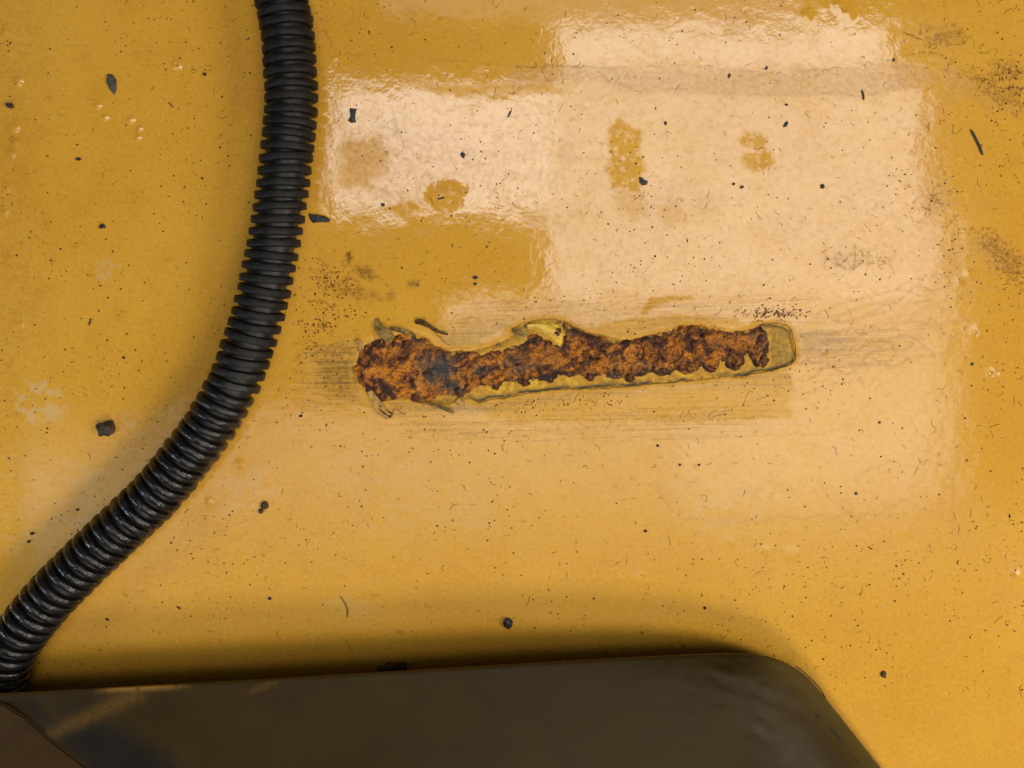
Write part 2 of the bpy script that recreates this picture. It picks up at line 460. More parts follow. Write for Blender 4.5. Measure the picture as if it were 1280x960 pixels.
region('dirt', [(700,260),(980,270),(1000,360),(700,372)], .25, 20, 12, 20, 16, tex=lambda u, v: sstep(.4, .65, fbm(u, v, 10, 80, 3)))
region('dirt', [(150,600),(330,610),(480,640),(300,700),(130,770)], .25, 30, 12, 20, 17, tex=lambda u, v: sstep(.4, .65, fbm(u, v, 14, 81, 3)))
ch['dull'] = np.maximum(ch['dull'], .22 * sstep(500, 640, V + .12 * (640 - U)) + .10 * sstep(1120, 1190, U)).astype(np.float32)
# chalky scuffs at the lower left
region('pale', ell(50,500,32,28), .9, 9, 10, 10, 18, tex=lambda u, v: sstep(.42, .62, fbm(u, v, 7, 82, 3)))
region('pale', ell(165,532,24,10), .6, 6, 8, 8, 19, tex=lambda u, v: sstep(.45, .6, fbm(u, v, 6, 83, 3)))
region('pale', ell(135,338,16,14), .65, 6, 8, 8, 20, tex=lambda u, v: sstep(.45, .6, fbm(u, v, 6, 84, 3)))
region('pale', [(0,560),(120,575),(150,640),(40,700),(0,700)], .28, 20, 14, 14, 21, tex=lambda u, v: sstep(.35, .65, fbm(u, v, 20, 85, 4, sy=6)))
region('pale', [(270,600),(340,575),(360,610),(300,640),(260,650)], .35, 8, 8, 12, 22, tex=lambda u, v: sstep(.40, .6, fbm(u, v, 12, 86, 3)))
region('pale', [(400,560),(600,575),(620,660),(480,670),(380,640)], .22, 20, 14, 16, 23, tex=lambda u, v: sstep(.40, .6, fbm(u, v, 18, 87, 4, sy=6)))
region('pale', [(820,600),(930,590),(1000,640),(880,660),(840,640)], .3, 14, 10, 14, 24, tex=lambda u, v: sstep(.40, .6, fbm(u, v, 12, 88, 3)))
region('pale', [(430,740),(470,760),(440,775),(405,755)], .25, 8, 8, 12, 25)
region('pale', [(570,650),(620,648),(625,662),(580,662)], .3, 4, 6, 8, 26)
# sanding scratches round the seam
region('brush', [(560,400),(700,378),(860,368),(1000,370),(1010,412),(940,404),(850,400),(780,418),(700,398),(640,402),(600,432),(560,430)], .9, 8, 4, 20, 27)
region('brush', [(992,404),(1080,408),(1150,430),(1130,468),(1040,478),(990,468)], .8, 16, 6, 20, 28)
region('brush', [(500,505),(600,505),(700,492),(860,480),(990,464),(1010,540),(900,552),(700,560),(520,545)], .65, 10, 4, 20, 29)
region('brush', [(366,450),(400,435),(445,424),(446,505),(400,505),(370,480)], .5, 14, 8, 16, 30)
region('green', [(395,450),(420,436),(446,430),(448,500),(425,500),(400,478)], .95, 14, 6, 14, 31)
region('green', [(375,440),(400,430),(440,424),(446,440),(400,450)], .5, 8, 6, 14, 32)
region('green', [(560,436),(600,428),(640,410),(640,400),(600,412),(545,418)], .55, 8, 5, 12, 33)
region('green', [(470,498),(600,504),(720,488),(720,500),(600,516),(500,512)], .55, 6, 4, 12, 34)
region('green', [(720,488),(990,462),(990,476),(860,486),(720,500)], .35, 6, 4, 12, 35)
region('green', [(700,406),(780,421),(850,404),(850,398),(780,414),(710,400)], .4, 5, 4, 12, 36)
region('green', [(995,412),(1060,420),(1060,440),(995,455)], .35, 10, 5, 14, 37)
region('green', [(440,330),(460,332),(476,348),(465,352),(448,345)], .7, 4, 4, 8, 38)
region('green', [(508,352),(522,350),(524,358),(512,360)], .7, 3, 3, 6, 39)
region('green', ell(488,370,6,7), .7, 3, 3, 6, 40)
region('green', ell(1047,399,3.5,3), .6, 2, 1, 6, 41)
region('green', [(395,355),(440,350),(480,372),(460,378),(420,368)], .35, 8, 6, 10, 42)
region('green', [(570,400),(600,398),(610,410),(575,410)], .35, 4, 3, 8, 43)
# fine individual scratches, near level, slightly climbing to the right
for i in range(300):
    q = rng.rand()
    if q < .3: u0 = rng.uniform(560, 800); v0 = rng.uniform(378, 412) ; L = rng.uniform(40, 240); sl = -.075 + rng.randn() * .012
    elif q < .5: u0 = rng.uniform(993, 1040); v0 = rng.uniform(412, 462); L = rng.uniform(20, 130); sl = -.015 + rng.randn() * .02
    elif q < .75: u0 = rng.uniform(480, 860); v0 = rng.uniform(508, 552); L = rng.uniform(40, 200); sl = -.03 + rng.randn() * .015
    else: u0 = rng.uniform(362, 420); v0 = rng.uniform(428, 510); L = rng.uniform(12, 60); sl = -.0022 * (v0 - 462) * -1 - .03 + rng.randn() * .05
    if sdist(np.array([u0 + L]), np.array([v0 + sl * L]), OUTER)[0] > 0: continue
    stroke('line', [(u0, v0), (u0 + L, v0 + sl * L)], .75, rng.uniform(.18, .62), 0, False, .12)
# rubbed, finely scratched film inside the mirrored light
for i in range(900):
    q = rng.rand()
    if q < .40: u = rng.normal(510, 50); v = rng.normal(215, 28); a = rng.uniform(-1.3, .5)
    elif q < .65: u = rng.uniform(420, 760); v = rng.uniform(118, 270); a = rng.uniform(-3.1, 3.1)
    else: u = rng.uniform(690, 1190); v = rng.uniform(120, 370); a = rng.uniform(-3.1, 3.1)
    L = rng.uniform(4, 22); b = a + rng.randn() * .5
    stroke('dirt', [(u, v), (u + L * .5 * math.cos(a), v + L * .5 * math.sin(a)), (u + L * math.cos(b), v + L * math.sin(b))], rng.uniform(.7, 1.4), rng.uniform(.4, 1.0), .3)
# drying tide lines
T = [([(640,83),(700,82),(760,84),(840,82),(900,84),(960,90),(1000,88),(1040,85),(1080,79),(1120,72),(1150,66),(1180,70)], 1.0, .75),
     ([(418,66),(480,72),(540,75),(600,79),(640,83)], .9, .5),
     ([(750,90),(770,104),(800,112),(860,113),(920,118),(980,118),(1040,117),(1090,118),(1130,100)], 1.0, .5),
     ([(640,146),(680,143),(700,148),(725,153)], 1.0, .5), ([(1176,88),(1196,72),(1205,67),(1236,66)], .9, .65), ([(1146,115),(1160,112),(1170,102)], .8, .55),
     ([(406,38),(414,52),(418,70),(426,88),(434,106),(437,112)], 1.0, .6), ([(493,148),(500,168),(512,200),(524,232),(538,256)], .8, .55), ([(493,150),(496,165)], 1.4, .5),
     ([(688,116),(705,114),(722,117)], .8, .6), ([(780,36),(783,48),(790,56),(800,56),(804,44)], .7, .6), ([(600,190),(660,194),(720,196),(760,200)], 1.4, .25),
     ([(1213,45),(1218,52),(1218,62)], .8, .6), ([(1216,84),(1218,98),(1230,104)], .8, .6), ([(560,350),(580,360),(590,370),(596,392)], .9, .5), ([(570,365),(578,380),(580,396)], .9, .5),
     ([(505,360),(520,354),(545,362),(575,374)], 1.0, .4), ([(384,377),(400,376),(412,384),(420,382)], 1.2, .75), ([(365,430),(374,430),(384,424)], 1.0, .6), 
     ([(868,382),(872,394),(884,402),(905,410)], .9, .7), ([(1060,387),(1064,394),(1068,402),(1066,407)], .8, .7), ([(620,405),(626,413),(632,420)], .8, .6),
     ([(1190,300),(1200,308),(1212,320)], .7, .4), ([(268,418),(262,400),(258,388),(266,372),(276,362)], .7, .35), ([(288,412),(292,400),(290,386)], .7, .3), 
     ([(0,690),(60,694),(110,698)], .8, .3), ([(240,690),(260,672),(300,655),(322,640)], 1.2, .3), ([(255,700),(280,680),(320,660)], 1.2, .22), ([(145,664),(220,680),(300,676),(420,664)], .8, .2),
     ([(375,452),(395,440),(420,430),(446,424)], .9, .8), ([(368,462),(375,452),(371,446)], 1.0, .6)]
for pts, r, a in T: stroke('line', pts, r, a, 1.0, True, .10)
for i in range(11):                                          # fan of water lines right of the seam
    v0 = 392 + i * 7.5; pts = []
    for k in range(9):
        f = k / 8; u = 960 + 35 * (i < 3) + 22 * (i % 3) + f * (1192 - 985)
        pts.append((u, v0 - (52 - 3.2 * i) * sstep(0, 1, f) + rng.randn() * 3.2 * (1 + .3 * i * f)))
    stroke('dirt', pts, 1.7, .85, 1.2); stroke('line', pts, .8, .22, 1.2, True, .1)
for pts in [[(1070,596),(1090,586),(1115,577),(1145,583),(1160,577),(1180,584),(1188,600)], [(1055,642),(1085,642),(1105,640),(1112,630),(1130,626),(1150,634),(1165,640)], [(1188,560),(1192,600),(1190,640),(1196,660)],
            [(860,648),(900,652),(950,650),(1010,646),(1050,645)], [(1140,520),(1150,545),(1170,550),(1182,532)], [(990,480),(1000,492),(1020,488),(1032,474)], [(1060,440),(1080,480),(1095,475),(1120,440)], [(820,600),(840,640),(860,655)]]:
    stroke('dirt', pts, 1.6, .8, 1.6)
for i in range(26):                                           # short loops in the drip zone
    u = rng.uniform(1000, 1190); v = rng.uniform(480, 660); r = rng.uniform(4, 14); a0 = rng.uniform(0, 6.3)
    stroke('dirt', [(u + r * math.cos(a0 + t), v + .6 * r * math.sin(a0 + t)) for t in np.linspace(0, rng.uniform(1.5, 4.5), 7)], 1.3, .45, 1)
for i in range(34):                                           # vertical frayed edge of the dried puddle
    v = rng.uniform(240, 660); u = 1190 + rng.randn() * 5
    stroke('dirt', [(u, v), (u + rng.randn() * 4, v + rng.uniform(6, 22))], 1.1, .6, 1, False)
# grimy smears at the right edge
for (cu_, cv_, su, sv, n, ang) in [(1245,110,26,14,90,.5),(1262,88,14,12,40,.5),(1262,330,16,14,80,.9),(1238,305,16,12,50,.7),(1180,45,16,7,40,0),(1170,250,14,22,24,.9),(1060,325,26,12,20,0)]:
    for i in range(n):
        a = rng.randn() * su; b = rng.randn() * sv * .5
        u = cu_ + a * math.cos(ang) - b * math.sin(ang); v = cv_ + a * math.sin(ang) + b * math.cos(ang)
        stroke('line', [(u, v), (u + rng.randn() * 3, v + rng.randn() * 3), (u + rng.randn() * 6, v + rng.randn() * 5)], .95, rng.uniform(.4, .95), .5)
    region('dirt', ell(cu_, cv_, su * 1.3, sv), .75, 12, 12, 14, 60 + n)
region('dirt', [(1180,85),(1240,100),(1280,130),(1280,150),(1230,135),(1180,112)], .7, 12, 10, 14, 71)
region('dirt', [(390,10),(410,10),(412,240),(388,260)], .35, 10, 5, 14, 72)  # faint hose shadow on its right, painted as a tan strip
region('dirt', [(280,15),(325,60),(330,150),(300,140),(270,110)], .45, 12, 10, 14, 73)
region('dirt', [(300,300),(318,300),(250,470),(225,470)], .4, 12, 8, 14, 74)  # soft shade along the hose's left side, painted in tan
region('dirt', [(-30,-30),(45,-30),(35,200),(50,420),(-30,560)], .4, 34, 14, 40, 75)  # brown tint painted for the shading where the sheet curves away
# red rust bleeding at the left of the seam
region('red', [(385,335),(430,325),(450,360),(400,370)], .35, 12, 10, 10, 44, tex=lambda u, v: sstep(.55, .7, fbm(u, v, 5, 90, 3)))
region('red', [(420,350),(470,365),(480,380),(430,372)], .4, 5, 6, 10, 45, tex=lambda u, v: sstep(.45, .65, fbm(u, v, 6, 91, 3)))
region('red', ell(968,392,24,5), .5, 4, 4, 8, 46, tex=lambda u, v: sstep(.5, .65, fbm(u, v, 4, 92, 3)))
region('line', ell(436,322,4,8), .8, 2, 3, 5, 47); region('line', ell(454,338,14,5), .4, 4, 5, 5, 48); region('line', ell(329,634,4,7), .8, 2, 3, 5, 49)
region('line', ell(802,791,3,2), .7, 1, 1, 5, 50)
# general faint short scuffs that lie level on the left half
for i in range(620):
    u = rng.uniform(-20, 330) if rng.rand() < .6 else rng.uniform(380, 1280); v = rng.uniform(-20, 860)
    L = rng.uniform(2, 9); stroke('line' if rng.rand() < .5 else 'dirt', [(u, v), (u + L, v + rng.randn() * .8)], .8, rng.uniform(.2, .6), 0, False)

# the torn edge of the paint film round the seam: lip, then a step down under the margin
s_ = win(718, 455, 300)
uu = U[s_]; vv = V[s_]
sd = sdist(uu + (fbm(uu, vv, 12, 201, 3) - .5) * 5, vv + (fbm(uu, vv, 12, 202, 3) - .5) * 5, OUTER)
Z[s_] += 2.5e-5 * np.exp(-((sd + 2.5) / 2.0)**2) * sstep(.4, .65, fbm(uu, vv, 16, 203, 3))
ch['dull'][s_] = np.maximum(ch['dull'][s_], .8 * np.exp(-((sd + 2) / 3.5)**2))
ch['line'][s_] = np.maximum(ch['line'][s_], .6 * np.exp(-((sd + .3) / .8)**2) * sstep(.35, .6, fbm(uu, vv, 14, 204, 3)))
Z[s_] -= 9e-4 * sstep(.2, 2.2, sd)

co = np.stack([(U - 640) * S, (480 - V) * S, Z], -1).reshape(-1, 3)
A = lambda *k: np.stack([np.clip(ch[x], 0, 1) for x in k], -1).reshape(-1, 3)
me = mesh_np('painted_floor', co, grid_faces(*shape), {'marks': A('dirt', 'line', 'green'), 'wear': A('dull', 'brush', 'red'), 'tint': A('bright', 'pale', 'dark')})
link('painted_metal_floor', me, M_floor, kind='structure', label='glossy yellow painted sheet metal, scuffed and stained')

def fz(u, v):
    i = int(round((v - cv[0]) / st)) + NE; j = int(round((u - cu[0]) / st)) + NE
    return float(Z[min(max(i, 0), shape[0] - 1), min(max(j, 0), shape[1] - 1)])

# ------------------------------------------------------------------ rusted seam
seam = empty('rusted_seam', W(718, 455), 'long strip of flaking orange and brown rust torn through the yellow paint', 'rusted weld')
q = .62
gu = np.arange(432, 1004, q); gv = np.arange(392, 516, q)
GU, GV = np.meshgrid(gu, gv)
wu = GU + (fbm(GU, GV, 12, 201, 3) - .5) * 5; wv = GV + (fbm(GU, GV, 12, 202, 3) - .5) * 5
so = sdist(wu, wv, OUTER)
# margin: paint edge left between torn film and rust
zm = -2.2e-4 + (fbm(GU, GV, 14, 301, 4) - .5) * 3.0e-4 - 2.5e-4 * np.exp(-((so - 1.5) / 2.2)**2)
zm = zm + 1.2e-4 * sstep(.0, 1, np.abs((fbm(GU, GV, 9, 305, 3) - .5)) * 4)
ol = np.zeros(GU.shape); brt = np.zeros(GU.shape); gg = np.zeros(GU.shape)
pad = sdist(GU, GV, [(945,404),(990,402),(998,445),(990,460),(968,462),(962,440),(965,415)])
ol = np.maximum(ol, .55 * sstep(-2, 3, pad) * sstep(.38, .62, fbm(GU, GV, 12, 310, 3) + .25 * sstep(428, 408, GV)))
ol = np.maximum(ol, .6 * sstep(-3, 3, sdist(GU, GV, [(640,408),(662,402),(672,410),(668,424),(655,428),(640,420)])) * sstep(.45, .6, fbm(GU, GV, 7, 311, 3)))
brt = np.maximum(brt, sstep(-2, 2, sdist(wu, wv, [(658,406),(680,401),(697,406),(706,424),(700,432),(688,420),(672,413)])))
brt = np.maximum(brt, .45 * sstep(.62, .70, fbm(GU, GV, 14, 312, 3)) * sstep(455, 462, GV))
edge = np.exp(-((so - 2.0) / 2.6)**2)
low = sstep(455, 470, GV - (GU - 800) * -.10)
gg = np.maximum(gg, np.clip(edge * (.15 + .9 * low * sstep(570, 600, GU)), 0, 1) * sstep(.25, .45, fbm(GU, GV, 26, 313, 3)))
gg = np.maximum(gg, edge * .6 * sstep(940, 950, GU))
gg = np.maximum(gg, .75 * sstep(.52, .64, fbm(GU, GV, 11, 315, 4, g=.7)) * sstep(9, 3, so))
gg = np.maximum(gg, .8 * sstep(1, -1, np.abs(sdist(wu, wv, [(585,500),(600,501),(640,492),(700,483),(760,482),(790,479),(830,475),(868,472),(868,475),(830,478),(790,482),(760,486),(700,487),(640,496),(600,505)]) * .6)))
m2 = np.stack([ol, np.clip(brt, 0, 1), np.clip(gg, 0, 1)], -1).reshape(-1, 3)
cs = lambda z: np.stack([(GU - 640) * S, (480 - GV) * S, z], -1).reshape(-1, 3) - np.array(W(718, 455))
me = mesh_np('margin', cs(zm), grid_faces(*GU.shape, keep=so > -1.2), {'marks': m2})
link('bared_margin', me, M_margin, seam, label='bared pale yellow and olive strip between rust and torn paint')

CR = [(442,466),(446,449),(453,433),(470,424),(490,420),(513,416),(529,423),(545,434),(566,441),(600,441),(630,436),(652,428),(664,418),(676,418),(690,428),(704,430),(703,412),(703,403),(716,409),(735,417),(775,427),(800,422),
      (838,415),(848,407),(865,406),(880,409),(900,414),(932,413),(950,409),(960,416),(963,430),(961,446),(957,458),(946,460),(940,452),(936,442),(933,446),(931,456),(921,464),(909,460),(903,453),(899,461),(886,466),(877,460),(871,466),(857,469),(846,464),(840,468),(823,471),(814,466),(806,471),(795,471),(787,476),(779,473),(765,475),(755,470),(747,470),(738,475),(729,471),(718,470),(708,471),(700,469),(690,478),(678,475),(668,476),(658,483),(648,480),(640,477),(630,481),(620,487),(610,484),
      (596,484),(584,492),(576,498),(560,496),(540,500),(524,503),(505,499),(484,500),(470,500),(462,492),(452,482),(445,474)]
wamp = 6 + 8 * sstep(560, 470, GU)
sc = sdist(GU + (fbm(GU, GV, 8, 401, 4, g=.7) - .5) * wamp, GV + (fbm(GU, GV, 8, 402, 4, g=.7) - .5) * wamp, CR)
base = sstep(-1.5, 9, sc)
blob = np.zeros(GU.shape)
R2 = np.random.RandomState(9)
def bl(u, v, r, h, ring=False):
    i0 = max(int((v - r - gv[0]) / q), 0); i1 = min(int((v + r - gv[0]) / q) + 2, len(gv)); j0 = max(int((u - r - gu[0]) / q), 0); j1 = min(int((u + r - gu[0]) / q) + 2, len(gu))
    if i1 <= i0 or j1 <= j0: return
    x = GU[i0:i1, j0:j1] - u; y = GV[i0:i1, j0:j1] - v; d2 = (x * x + y * y) / (r * r)
    h_ = h * np.sqrt(np.clip(1 - d2, 0, 1))
    if ring: h_ = h * np.clip(np.exp(-((np.sqrt(d2) - .75) / .2)**2) + .25 * (d2 < .6), 0, 1)
    blob[i0:i1, j0:j1] = np.maximum(blob[i0:i1, j0:j1], h_)
for i in range(2600):
    r = 1.2 + R2.rand()**2 * 4.2; bl(R2.uniform(438, 970), R2.uniform(398, 508), r, r * S * R2.uniform(.5, 1.1))
for (u, v, r) in [(919,452,12),(838,438,15),(772,462,13),(802,460,14),(829,459,14),(861,456,13),(889,458,11),(690,458,17),(737,462,13),(570,444,16),(790,440,14),(470,470,15),(500,470,12)]:
    bl(u, v, r, 1.1e-3, True)
zc = -4e-4 + 0 * base + base * (5.5e-4 + (fbm(GU, GV, 30, 411, 4) - .5) * 8e-4 + (fbm(GU, GV, 6, 412, 3) - .5) * 5e-4) + blob * sstep(-1, 3, sc) * .9
zc = np.where(sc > 3, np.maximum(zc, 1e-4 + (fbm(GU, GV, 4, 413, 3) - .5) * 2e-4), zc)
org = np.clip(.25 + 1.0 * sstep(620, 540, GU) * sstep(.35, .6, fbm(GU, GV, 26, 421, 3)) + .5 * sstep(.5, .7, fbm(GU, GV, 40, 422, 3)), 0, 1)
gry = np.zeros(GU.shape)
for (u, v, a, b, w) in [(552,460,18,16,1),(530,452,12,12,.7),(565,482,14,9,.8),(545,474,22,8,.7),(600,462,14,7,.6),(574,488,10,7,1),(765,470,16,7,.5),(955,424,12,8,.8),(940,420,8,6,.6),(655,458,22,9,.45),(715,414,12,8,.6),(590,440,30,6,.3),(805,462,12,8,.5),(520,425,14,8,.3)]:
    gry = np.maximum(gry, w * np.exp(-(((GU - u) / a)**2 + ((GV - v) / b)**2)))
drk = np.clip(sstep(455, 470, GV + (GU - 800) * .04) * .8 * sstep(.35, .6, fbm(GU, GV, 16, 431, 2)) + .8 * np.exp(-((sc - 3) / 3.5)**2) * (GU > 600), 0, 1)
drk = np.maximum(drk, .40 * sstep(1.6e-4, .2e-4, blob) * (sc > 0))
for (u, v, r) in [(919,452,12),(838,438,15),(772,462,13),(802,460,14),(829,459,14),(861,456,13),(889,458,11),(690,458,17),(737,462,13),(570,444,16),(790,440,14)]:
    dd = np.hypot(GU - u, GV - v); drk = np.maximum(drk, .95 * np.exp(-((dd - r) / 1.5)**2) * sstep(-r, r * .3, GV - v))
keep = (sc > -2.2) & (so > -1.5)
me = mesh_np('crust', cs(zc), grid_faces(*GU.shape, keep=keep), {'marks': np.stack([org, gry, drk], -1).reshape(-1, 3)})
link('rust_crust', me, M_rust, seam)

# separate round lumps of dark rust
def lump_mesh(name, r, flat, seed, sub=2, rough=.25):
    import bmesh
    bm = bmesh.new(); bmesh.ops.create_icosphere(bm, subdivisions=sub, radius=1)
    rs = np.random.RandomState(seed); off = rs.rand(6, 3) * 2 - 1
    for v in bm.verts:
        d = 1.0
        for o_ in off: d += rough * .5 * math.sin(3.1 * v.co.dot(Vector(o_)) * 2 + o_[0] * 9)
        v.co = Vector((v.co.x * r[0] * d, v.co.y * r[1] * d, v.co.z * flat * d))
    m_ = bpy.data.meshes.new(name); bm.to_mesh(m_); bm.free()
    for p in m_.polygons: p.use_smooth = True
    return m_
nods = [(787,473,5.5),(737,471,6),(711,467,4.5),(688,474,5),(656,479,4.5),(672,427,6.5),(575,490,7),(495,430,6),(507,432,6.5),(520,497,6.5),(478,496,6),(953,451,8),(952,424,7),(919,458,6),(889,461,5.5),(829,463,5),(802,464,5.5),(861,462,5),(685,430,4.5),(456,470,5),(697,415,5),(770,466,5),(620,483,4.5)]
for i, (u, v, r) in enumerate(nods):
    m_ = lump_mesh('rust_nodule', (r * S, r * S * .9), r * S * .55, 50 + i, 3, .16)
    x, y, z = W(u, v)
    o = link('rust_nodule', m_, M_nod, seam); o.location = (x - seam.location.x, y - seam.location.y, .0003)

# curled paint flakes, each a bent strip with thickness
def strip_mesh(name, pts, thick=.00012, n=18, cross=5, curl=.5, parent_loc=None):
    """pts: (u, v, z in mm, half width)"""
    P = smooth_poly(pts, n); co_ = []; ox, oy, oz = parent_loc or (0, 0, 0)
    for i in range(n):
        a = P[max(i - 1, 0)]; b = P[min(i + 1, n - 1)]; t = np.array([b[0] - a[0], b[1] - a[1]]); t /= np.linalg.norm(t) + 1e-9
        nn = np.array([-t[1], t[0]])
        for k in range(cross):
            w = (k / (cross - 1) - .5) * 2; hw = max(P[i][3], .15)
            u = P[i][0] + nn[0] * w * hw * (1 + .1 * rng.randn()); v = P[i][1] + nn[1] * w * hw
            z = P[i][2] * 1e-3 + curl * w * w * hw * S
            x, y, _ = W(u, v); co_.append((x - ox, y - oy, z - oz))
    m_ = mesh_np(name, np.array(co_), grid_faces(n, cross))
    return m_, thick
flakes = [([(462,488,.2,3),(468,497,.5,4.5),(476,510,.9,5),(484,519,.9,4.5),(491,520,.5,2.5)], M_flake, 'curled tan paint flake peeling below the left end of the rust'),
          ([(474,508,.8,2.2),(482,514,.9,3.2),(490,520,.8,2.6)], M_dflake, 'dark brown inside of the curl'),
          ([(492,514,.3,3.5),(500,517,.4,2),(508,518,.3,.4)], M_flake, None),
          ([(524,503,.3,1),(540,505,.6,1.8),(555,510,.7,2.2),(566,515,.6,2),(568,516,.5,.6)], M_gflake, 'thin olive paint splinter under the rust'),
          ([(572,499,.3,4),(578,505,.6,3.5),(580,510,.5,1)], M_flake, None),
          ([(472,398,.4,1.5),(474,408,.8,5),(482,417,.9,7),(491,425,.5,5)], M_gflake, 'grey curled flake standing above the left end of the rust'),
          ([(488,410,.3,2),(497,412,.6,3),(508,415,.6,3),(518,419,.4,2)], M_gflake, None),
          ([(519,403,.4,2),(526,402,.8,3.8),(536,407,.8,2.6),(548,414,.5,2),(560,418,.3,1.4)], M_dflake, 'dark brown splinter of paint above the rust'),
          ([(446,424,.2,2),(452,432,.4,3),(450,440,.3,2)], M_flake, None),
          ([(640,412,.2,1.5),(648,415,.4,2.5),(656,420,.3,2)], M_gflake, None),
          ([(658,408,.2,2.5),(674,409,.5,5),(690,415,.5,5.5),(702,422,.2,3)], M_flake, 'bright yellow sliver of old paint in the rust')]
M_yflake = simple('bright_yellow_flake', (0.60, 0.37, 0.045), .5, (0.76, 0.52, 0.09), 500, .0002)
for i, (pts, mt, lb) in enumerate(flakes):
    if i == 10: mt = M_yflake
    m_, th = strip_mesh('flake', pts, parent_loc=tuple(seam.location), cross=7)
    o = link('paint_flake', m_, mt, seam, label=lb)
    md = o.modifiers.new('thick', 'SOLIDIFY'); md.thickness = .00018

def wire_mesh(name, paths, r, sides=4, base=(0, 0, 0)):
    cs_, fs = [], []; off = 0
    for P in paths:
        P = np.array(P); n = len(P)
        for i in range(n):
            a = P[max(i - 1, 0)]; b = P[min(i + 1, n - 1)]; t = b - a; t = t / (np.linalg.norm(t) + 1e-12)
            s1 = np.cross(t, [0, 0, 1]); s1 = s1 / (np.linalg.norm(s1) + 1e-12); s2 = np.cross(s1, t)
            rr = (r if np.isscalar(r) else r[i]) * (1 if 0 < i < n - 1 else .35)
            for k in range(sides):
                an = 2 * math.pi * k / sides; cs_.append(P[i] + rr * (math.cos(an) * s1 + math.sin(an) * s2) - np.array(base))
        for i in range(n - 1):
            for k in range(sides):
                fs.append((off + i * sides + k, off + i * sides + (k + 1) % sides, off + (i + 1) * sides + (k + 1) % sides, off + (i + 1) * sides + k))
        off += n * sides
    return mesh_np(name, np.array(cs_), np.array(fs))

# dark torn outline round the end pad
for pts in ([(946,406),(962,404.5),(980,405.5),(988,411),(992,425),(995,444),(989,455),(976,460),(955,465),(930,470)], [(597,504),(612,500),(640,496),(662,491),(700,487),(760,485.5),(790,483),(830,479),(868,476)],
            [(704,401),(716,408),(732,415),(752,420),(775,425)], [(640,412),(650,406),(662,402),(682,399),(704,401)], [(536,408),(548,420),(556,428),(562,432)]):
    P = smooth_poly(pts, 60); P = P + rng.randn(*P.shape) * .55
    path = [W(p[0], p[1], 0)[:2] + (.00005,) for p in P]
    link('paint_edge', wire_mesh('edge', [path], .00012, 5, tuple(seam.location)), M_gflake if pts[0][0] != 946 else simple('dark_paint_edge', (.06, .045, .016), .8, spec=.1), seam)

# ------------------------------------------------------------------ corrugated hose
hp = [(340,-70,0),(347,-30,0),(352,0,0),(358,32,0),(362.5,80,0),(364,130,0),(361,165,0),(353,235,0),(343,300,0),(332,355,0),(319,404,0),(309,434,0),(296,471,0),(281,500,0),(259,537,0),(236,568,0),(212,598,0),(189,624,0),(164,648,0),(135,675,0),(102,707,0),(69,740,0),(41,772,0),(19,802,-.5),(4,834,-1.5),(-4,866,-3),(-8,900,-4.5),(-10,940,-6)]
fine = smooth_poly([(a, b, c) for a, b, c in hp], 900)
R_out = .0101; R_in = .0079
pts3 = []
for u, v, dz in fine:
    z = .0108 + max(dz * .0004, -.0008)
    pts3.append(W(u, v, z))
pts3 = np.array(pts3)
arc = np.r_[0, np.cumsum(np.linalg.norm(np.diff(pts3, axis=0), axis=1))]
def at(s):
    p = np.array([np.interp(s, arc, pts3[:, k]) for k in range(3)])
    a = np.array([np.interp(s - .002, arc, pts3[:, k]) for k in range(3)]); b = np.array([np.interp(s + .002, arc, pts3[:, k]) for k in range(3)])
    t = (b - a) / np.linalg.norm(b - a); return p, t
hose = empty('corrugated_hose', W(364, 130), 'black corrugated plastic hose curving down the left side of the yellow floor', 'hose')
hl = np.array(hose.location)
prof = [(-.00168, R_in - .0003), (-.00163, R_in + .0004), (-.00148, R_out - .0008), (-.00134, R_out - .00018), (-.00110, R_out), (0, R_out + .00002), (.00110, R_out), (.00134, R_out - .00018), (.00148, R_out - .0008), (.00163, R_in + .0004), (.00168, R_in - .0003)]
def rib_mesh(seed, rnd):
    rs = np.random.RandomState(seed); n = 56; c = []
    ph = rs.rand(3) * 6.28
    for x, r in prof:
        if rnd: x_ = x * 1.04; r_ = R_in + (r - R_in) * (1.04 if abs(x) < .0008 else .96 if abs(x) < .0012 else .8)
        else: x_, r_ = x, r
        for k in range(n):
            a = 2 * math.pi * k / n
            rr = r_ + (.00010 * math.sin(a * 3 + ph[0]) + .00007 * math.sin(a * 7 + ph[1]) if r > R_in + .0005 else 0)
            xx = x_ + .00010 * math.sin(a * 2 + ph[2]) + .00005 * math.sin(a * 5 + ph[0])
            c.append((xx, rr * math.cos(a), rr * math.sin(a)))
    i = np.arange(len(prof) * n).reshape(len(prof), n); j = np.roll(i, -1, 1)
    f = np.stack([i[:-1], j[:-1], j[1:], i[1:]], -1).reshape(-1, 4)
    return mesh_np('rib', np.array(c), f)
ribs = [rib_mesh(k, k >= 4) for k in range(8)]
pitch = .00460; s = .004; k = 0
